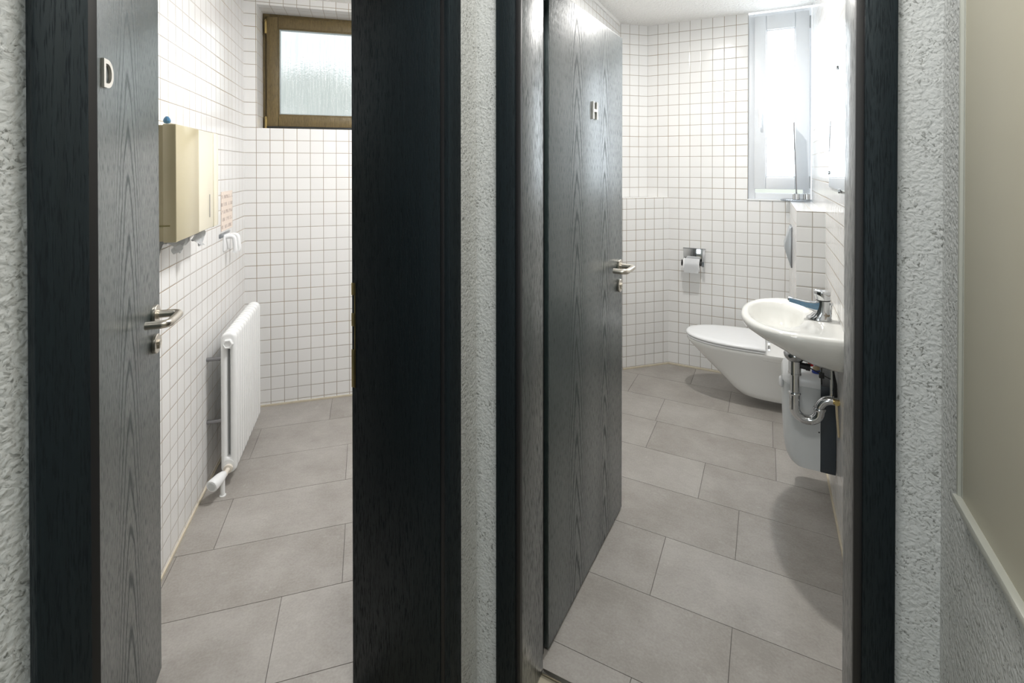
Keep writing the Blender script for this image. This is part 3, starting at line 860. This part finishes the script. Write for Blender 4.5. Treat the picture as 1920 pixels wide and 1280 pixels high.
# faucet
fa = empty('faucet', (.205, 2.39, .834), PI, 'chrome single lever faucet with a blue spout side on the washbasin', 'faucet')
bm = BM()
rings = []
for z, cx, ax, ay in ((0, .010, .046, .032), (.006, .010, .045, .031), (.014, .006, .037, .028), (.03, .0, .029, .026), (.06, -.003, .0255, .025), (.078, -.004, .0255, .025)):
    rings.append([Vector((cx + ax * math.cos(2*PI*k/28), ay * math.sin(2*PI*k/28), z)) for k in range(28)])
loft(bm, rings)
obj('body', bm, M['chrome'], fa, smooth=50)
bm = BM()
rings = []
for x, z, w, h in ((.0, .045, .020, .030), (.03, .050, .0185, .020), (.06, .056, .017, .014), (.09, .063, .0165, .0115), (.118, .0685, .016, .0105), (.124, .0695, .013, .008)):
    rings.append([Vector((x, w * math.copysign(abs(math.cos(2*PI*k/20)) ** .6, math.cos(2*PI*k/20)), z + h * math.copysign(abs(math.sin(2*PI*k/20)) ** .6, math.sin(2*PI*k/20)))) for k in range(20)])
loft(bm, rings)
sp_ = obj('spout', bm, M['chrome'], fa, smooth=50)
bm = BM()
q = [(.008, .040, .072), (.03, .041, .066), (.06, .047, .066), (.09, .055, .072), (.119, .061, .077)]
A = [bm.verts.new((x, .0212 - .04 * x, z0)) for x, z0, z1 in q]; B = [bm.verts.new((x, .0212 - .04 * x, z1)) for x, z0, z1 in q]
for i in range(4): bm.faces.new((A[i], A[i+1], B[i+1], B[i]))
bmesh.ops.solidify(bm, geom=bm.faces[:], thickness=.0015)
obj('side_strip', bm, M['paleblue'], sp_, label='blue strip along the spout')  # thin blue strip along one side of the spout
bm = BM(); lathe(bm, [(0, 0), (.0258, 0), (.0258, .004), (0, .004)], 28, Matrix.Translation((-.004, 0, .078)))
obj('lever_joint', bm, M['black'], fa)
bm = BM()
rings = []
for z, cx, a, b in ((.082, -.003, .0265, .026), (.094, -.002, .028, .027), (.108, .0, .031, .028), (.116, .0, .030, .027), (.120, .0, .024, .021)):
    rings.append([Vector((cx + a * math.cos(2*PI*k/28), b * math.sin(2*PI*k/28), z)) for k in range(28)])
loft(bm, rings)
lev = obj('lever', bm, M['chrome'], fa, smooth=45)
bm = BM(); tube(bm, [(-.03, .004, .012), (-.033, .004, .062)], .003, 8); tube(bm, [(-.033, .004, .062), (-.033, .004, .070)], .006, 10)
obj('plug_rod', bm, M['chrome'], fa)

# drain trap under the basin
DU = 2.362; DV = .107
tra = empty('drain_trap', (DV, DU, .40), 0, 'chrome drain trap curving below the washbasin', 'drain pipe')
def T(v, z, u=DU): return (v - DV, u - DU, z - .40)
bm = BM(); lathe(bm, [(0, .292), (.036, .292), (.042, .284), (.039, .270), (.028, .257), (0, .256)], 28)
obj('drain_flange', bm, M['darkchrome'], tra, smooth=50)
bm = BM(); tube(bm, [T(DV, .656), T(DV, .604)], .0235, 24); tube(bm, [T(DV, .606), T(DV, .600)], .025, 24)
obj('collar', bm, M['chrome'], tra)
bm = BM()
tube(bm, [T(DV, .602), T(DV, .512)], .0168, 22)
path = [T(DV, .525), T(DV, .46)]
c0 = .044
path += [T(DV + c0 - c0 * math.cos(a), .462 - c0 * math.sin(a)) for a in [PI * k / 14 for k in range(1, 14)]]
path += [T(DV + 2 * c0, .462), T(DV + 2 * c0, .474)]
tube(bm, path, .0195, 22)
obj('u_bend', bm, M['chrome'], tra, smooth=60)
bm = BM()
x1 = DV + 2 * c0; r1 = .042
path = [T(x1, .470)] + [T(x1 + r1 - r1 * math.cos(a), .473 + r1 * math.sin(a)) for a in [PI / 2 * k / 8 for k in range(0, 9)]] + [T(.261, .473 + r1)]
tube(bm, path, .0175, 22)
obj('outlet_bend', bm, M['chrome'], tra, smooth=60)
for v, z in ((DV, .520), (x1, .472)):
    bm = BM(); lathe(bm, [(.0, -.006), (.0215, -.006), (.0235, -.002), (.0235, .002), (.0215, .006), (0, .006)], 26, Matrix.Translation(T(v, z)))
    obj('compression_ring', bm, M['chrome'], tra, smooth=40)
bm = BM(); tube(bm, [T(DV + .015, .640), T(DV + .052, .636)], .0125, 16); tube(bm, [T(DV + .04, .637), T(DV + .055, .636)], .0145, 16)
obj('side_inlet', bm, M['black'], tra)
bm = BM(); tube(bm, [T(DV + .05, .636), T(.232, .602)], .0022, 8); tube(bm, [T(.202, .665), T(.202, .575)], .0022, 8)
obj('popup_rod', bm, M['black'], tra)
bm = BM(); box(bm, tuple(Vector(T(.202, .612)) - Vector((.009, .008, .011))), tuple(Vector(T(.202, .612)) + Vector((.009, .008, .011))), .002)
obj('rod_clamp', bm, M['black'], tra)

# water valve and hoses
wv = empty('water_valve', (.262, 2.345, .52), 0, 'brass and chrome angle valve with hoses on the wall under the washbasin', 'valve')
bm = BM(); tube(bm, [(0, 0, 0), (-.022, 0, 0)], .010, 14); tube(bm, [(-.010, 0, 0), (-.010, -.020, .002)], .009, 12)
obj('valve_body', bm, M['brass'], wv)
bm = BM(); tube(bm, [(-.026, .02, .0), (-.026, .02, .165)], .0048, 12); lathe(bm, [(0, 0), (.009, 0), (.009, .016), (.006, .02), (0, .02)], 12, Matrix.Translation((-.026, .02, -.008)))
obj('supply_pipe', bm, M['chrome'], wv)
bm = BM(); tube(bm, arc_path([(-.008, .05, -.03), (-.008, .055, .05), (-.022, .06, .12), (-.028, .06, .16)], .05, 6), .006, 12)
obj('black_hose', bm, M['black'], wv, smooth=60)
bm = BM(); tube(bm, arc_path([(-.012, -.015, -.004), (-.010, -.018, -.05), (-.004, -.02, -.13)], .05, 6), .0045, 12)
obj('hose', bm, M['hose'], wv, smooth=60)

# waste bin on the wall
wb = empty('waste_bin', (.262, 2.43, .18), 0, 'grey wall-hung sanitary bin with dark back below the washbasin', 'bin')
bm = BM()
def binring(z, vl, inset):
    # plan outline: x from -.057 (seam) to vl, rounded front corners
    x0 = -.057; r = .045; pts = []
    y0, y1 = inset, .265 - inset
    pts.append((x0, y0, z))
    for k in range(7):
        a = -PI / 2 - PI / 2 * k / 6; pts.append((vl + r + r * math.cos(a), y0 + r + r * math.sin(a), z))
    for k in range(7):
        a = PI - PI / 2 * k / 6; pts.append((vl + r + r * math.cos(a), y1 - r + r * math.sin(a), z))
    pts.append((x0, y1, z))
    return [Vector(p) for p in pts]
loft(bm, [binring(z, vl, i) for z, vl, i in ((0, -.155, .0), (.012, -.168, .0), (.04, -.182, .0), (.10, -.192, .0), (.2, -.196, .0), (.345, -.198, .0))])
obj('bin_body', bm, M['greyplastic'], wb, smooth=50)
bm = BM(); box(bm, (-.057, -.0005, -.002), (-.0015, .2655, .362), .003)
obj('back_case', bm, M['darkplastic'], wb)
bm = BM(); loft(bm, [binring(z, vl, i) for z, vl, i in ((.3455, -.196, .001), (.352, -.198, .0), (.375, -.190, .001), (.392, -.172, .010), (.398, -.15, .03))])
obj('bin_lid', bm, M['plastic'], wb, smooth=50)
bm = BM(); lathe(bm, [(0, 0), (.024, 0), (.026, .006), (.018, .014), (0, .016)], 20, axis_M((-.196, .05, .335), (-1, 0, 0)))
obj('push_button', bm, M['plastic'], wb)
bm = BM(); tube(bm, [(-.062, -.0015, .165), (-.062, .001, .165)], .003, 8)
obj('lock_hole', bm, M['black'], wb)
# little bottle on the bin lid
bo = empty('cleaner_bottle', (.192, 2.475, .5785), 0, 'small cleaner bottle with red cap and blue base on the grey bin', 'bottle')
bm = BM(); lathe(bm, [(0, .012), (.0125, .012), (.013, .03), (.009, .042), (.006, .05), (0, .05)], 18)
obj('bottle_body', bm, M['ochre'], bo, smooth=50)
bm = BM(); lathe(bm, [(0, 0), (.016, 0), (.017, .004), (.015, .014), (0, .014)], 20)
obj('base', bm, M['deepblue'], bo, smooth=40)
bm = BM(); tube(bm, [(-.012, -.006, .035), (-.028, -.012, .034)], .0075, 12)
obj('cap', bm, M['red'], bo)
bm = BM(); tube(bm, [(-.002, -.002, .034), (-.014, -.007, .035)], .008, 12)
obj('nozzle', bm, M['plastic'], bo)

# mirror
mi = empty('mirror', (.262, 2.05, 1.37), 0, 'frameless mirror on the right wall above the washbasin', 'mirror')
bm = BM(); box(bm, (-.008, 0, 0), (-.002, .629, .50), .0008)
obj('mirror_glass', bm, M['mirror'], mi, smooth=0)
for y, z, in ((.612, .065), (.33, .492), (.26, -.004)):
    bm = BM(); box(bm, (-.012, y - .006, z - .008), (0, y + .006, z + .008), .001)
    obj('mirror_clip', bm, M['darkchrome'], mi)

# things on the ledge under the right window
pa = empty('glass_shelf', (.172, 3.66, 1.2375), 0, 'upright glass shelf pane leaning in the corner of the right window sill', 'glass pane')
bm = BM(); Mx = Matrix.Translation((0, 0, .052)) @ Matrix.Rotation(math.radians(-2.2), 4, 'Y')
box(bm, (-.004, -.012, 0), (.002, .10, .46), .001, M=Mx)
obj('pane', bm, M['glass'], pa)
bm = BM(); box(bm, (-.0048, -.0135, 0), (.0028, -.0118, .46), .0004, M=Mx)
obj('pane_edge', bm, M['greymetal'], pa)
bm = BM(); lathe(bm, [(0, 0), (.085, 0), (.09, .004), (.09, .009), (.085, .012), (0, .010)], 36, Matrix.Translation((.17, 3.685, 1.2415)))
obj('glass_dish', bm, M['glass'], smooth=40, label='flat round glass dish on the tiled boxing under the right window', cat='dish')
for i, (v, u, lab) in enumerate(((.168, 3.645, 'short chrome cup at the foot of the upright glass pane'), (.226, 3.655, 'short chrome cup in the corner beside the wall'))):
    bm = BM(); lathe(bm, [(0, 0), (.019, 0), (.021, .002), (.021, .036), (.019, .038), (.017, .036), (.0165, .006), (0, .005)], 24, Matrix.Translation((v, u, 1.2535)))
    obj('chrome_cup', bm, M['chrome'], smooth=40, label=lab, cat='cup', group='chrome cups on the window ledge')

# ------------------------------------------------------------------ garden beyond the reeded window
def outL(x, y, z):     # along back wall / outwards
    p = CL + VD * x + LD * y
    return Vector((p.x, p.y, z))
bm = BM(); box(bm, (-14, .8, -.3), (14, 16, -.05))
obj('ground', bm, M['ground'], loc=(CL.x, CL.y, 0), rz=LA, smooth=0, kind='structure', label='pale ground outside the left window', cat='ground')
bm = BM(); box(bm, (-8, 4.3, -.1), (9, 4.5, 2.28))
obj('garden_wall', bm, M['ground'], loc=(CL.x, CL.y, 0), rz=LA, smooth=0, kind='structure', label='pale garden wall outside the left window', cat='wall')
bm = BM()
for i in range(26):
    t = bmesh.new(); bmesh.ops.create_icosphere(t, subdivisions=3, radius=1.0)
    sx = random.uniform(.5, .8)
    for v in t.verts:
        v.co *= sx * (1 + .22 * random.random())
        v.co.z *= 1.35
    merge(bm, t, 0, Matrix.Translation((-4.5 + i * .36, 5.2 + random.uniform(-.3, .3), 1.75 + random.uniform(-.1, .12))))
obj('hedge', bm, M['hedge'], loc=(CL.x, CL.y, 0), rz=LA, smooth=0, kind='stuff', label='green hedge outside, blurred behind the reeded window glass', cat='hedge')

# ------------------------------------------------------------------ light
W = bpy.data.worlds.new('World'); S.world = W; W.use_nodes = True
bg = W.node_tree.nodes['Background']; bg.inputs[0].default_value = (.93, .97, 1, 1); bg.inputs[1].default_value = 1.7

def light(name, typ, loc, power, col, size=.1, rot=(0, 0, 0), size_y=None):
    l = bpy.data.lights.new(name, 'AREA' if typ == 'DISK' else typ); l.energy = power; l.color = col
    if typ == 'AREA':
        l.shape = 'RECTANGLE'; l.size = size; l.size_y = size_y or size
    elif typ == 'DISK':
        l.shape = 'DISK'; l.size = size
    else: l.shadow_soft_size = size
    o = bpy.data.objects.new(name, l); COL.objects.link(o); o.location = loc; o.rotation_euler = rot
    return o
light('right_room_lamp', 'DISK', (-.34, 2.70, 2.47), 17.5, (1, .97, .93), .06)
light('left_room_fill', 'DISK', LW(.38, 2.15, 2.46), 28, (1, .99, .98), .25)  # unseen fill, added to stand in for the window's daylight
light('corridor_lamp', 'AREA', (-.18, .58, 2.43), 12, (1, .98, .95), .35, (0, 0, 0), .35)
light('corridor_fill', 'AREA', (-.21, -2.5, 1.5), 16, (.90, .96, 1), .9, (PI / 2, 0, 0), 1.6)  # unseen bluish fill added for the end wall, no window behind it

# ------------------------------------------------------------------ camera
cam = bpy.data.cameras.new('Camera'); cam.sensor_width = 36; cam.lens = 925 / 1920 * 36
PITCH = math.radians(.43)
cam.shift_y = -(640 - (313.5 + 925 * math.tan(PITCH))) / 1920
cam.clip_start = .02
co = bpy.data.objects.new('Camera', cam); COL.objects.link(co)
co.location = (0, 0, 1.46); co.rotation_euler = (PI / 2 - PITCH, 0, math.radians(27.3))
S.camera = co

vs = S.view_settings
vs.view_transform = 'Standard'; vs.look = 'None'; vs.exposure = 0.12; vs.gamma = 1.0; vs.use_curve_mapping = False
S.cycles.use_denoising = True
S.cycles.max_bounces = 12; S.cycles.diffuse_bounces = 6; S.cycles.glossy_bounces = 6; S.cycles.transmission_bounces = 8
S.cycles.sample_clamp_indirect = 8.0
S.cycles.caustics_refractive = False
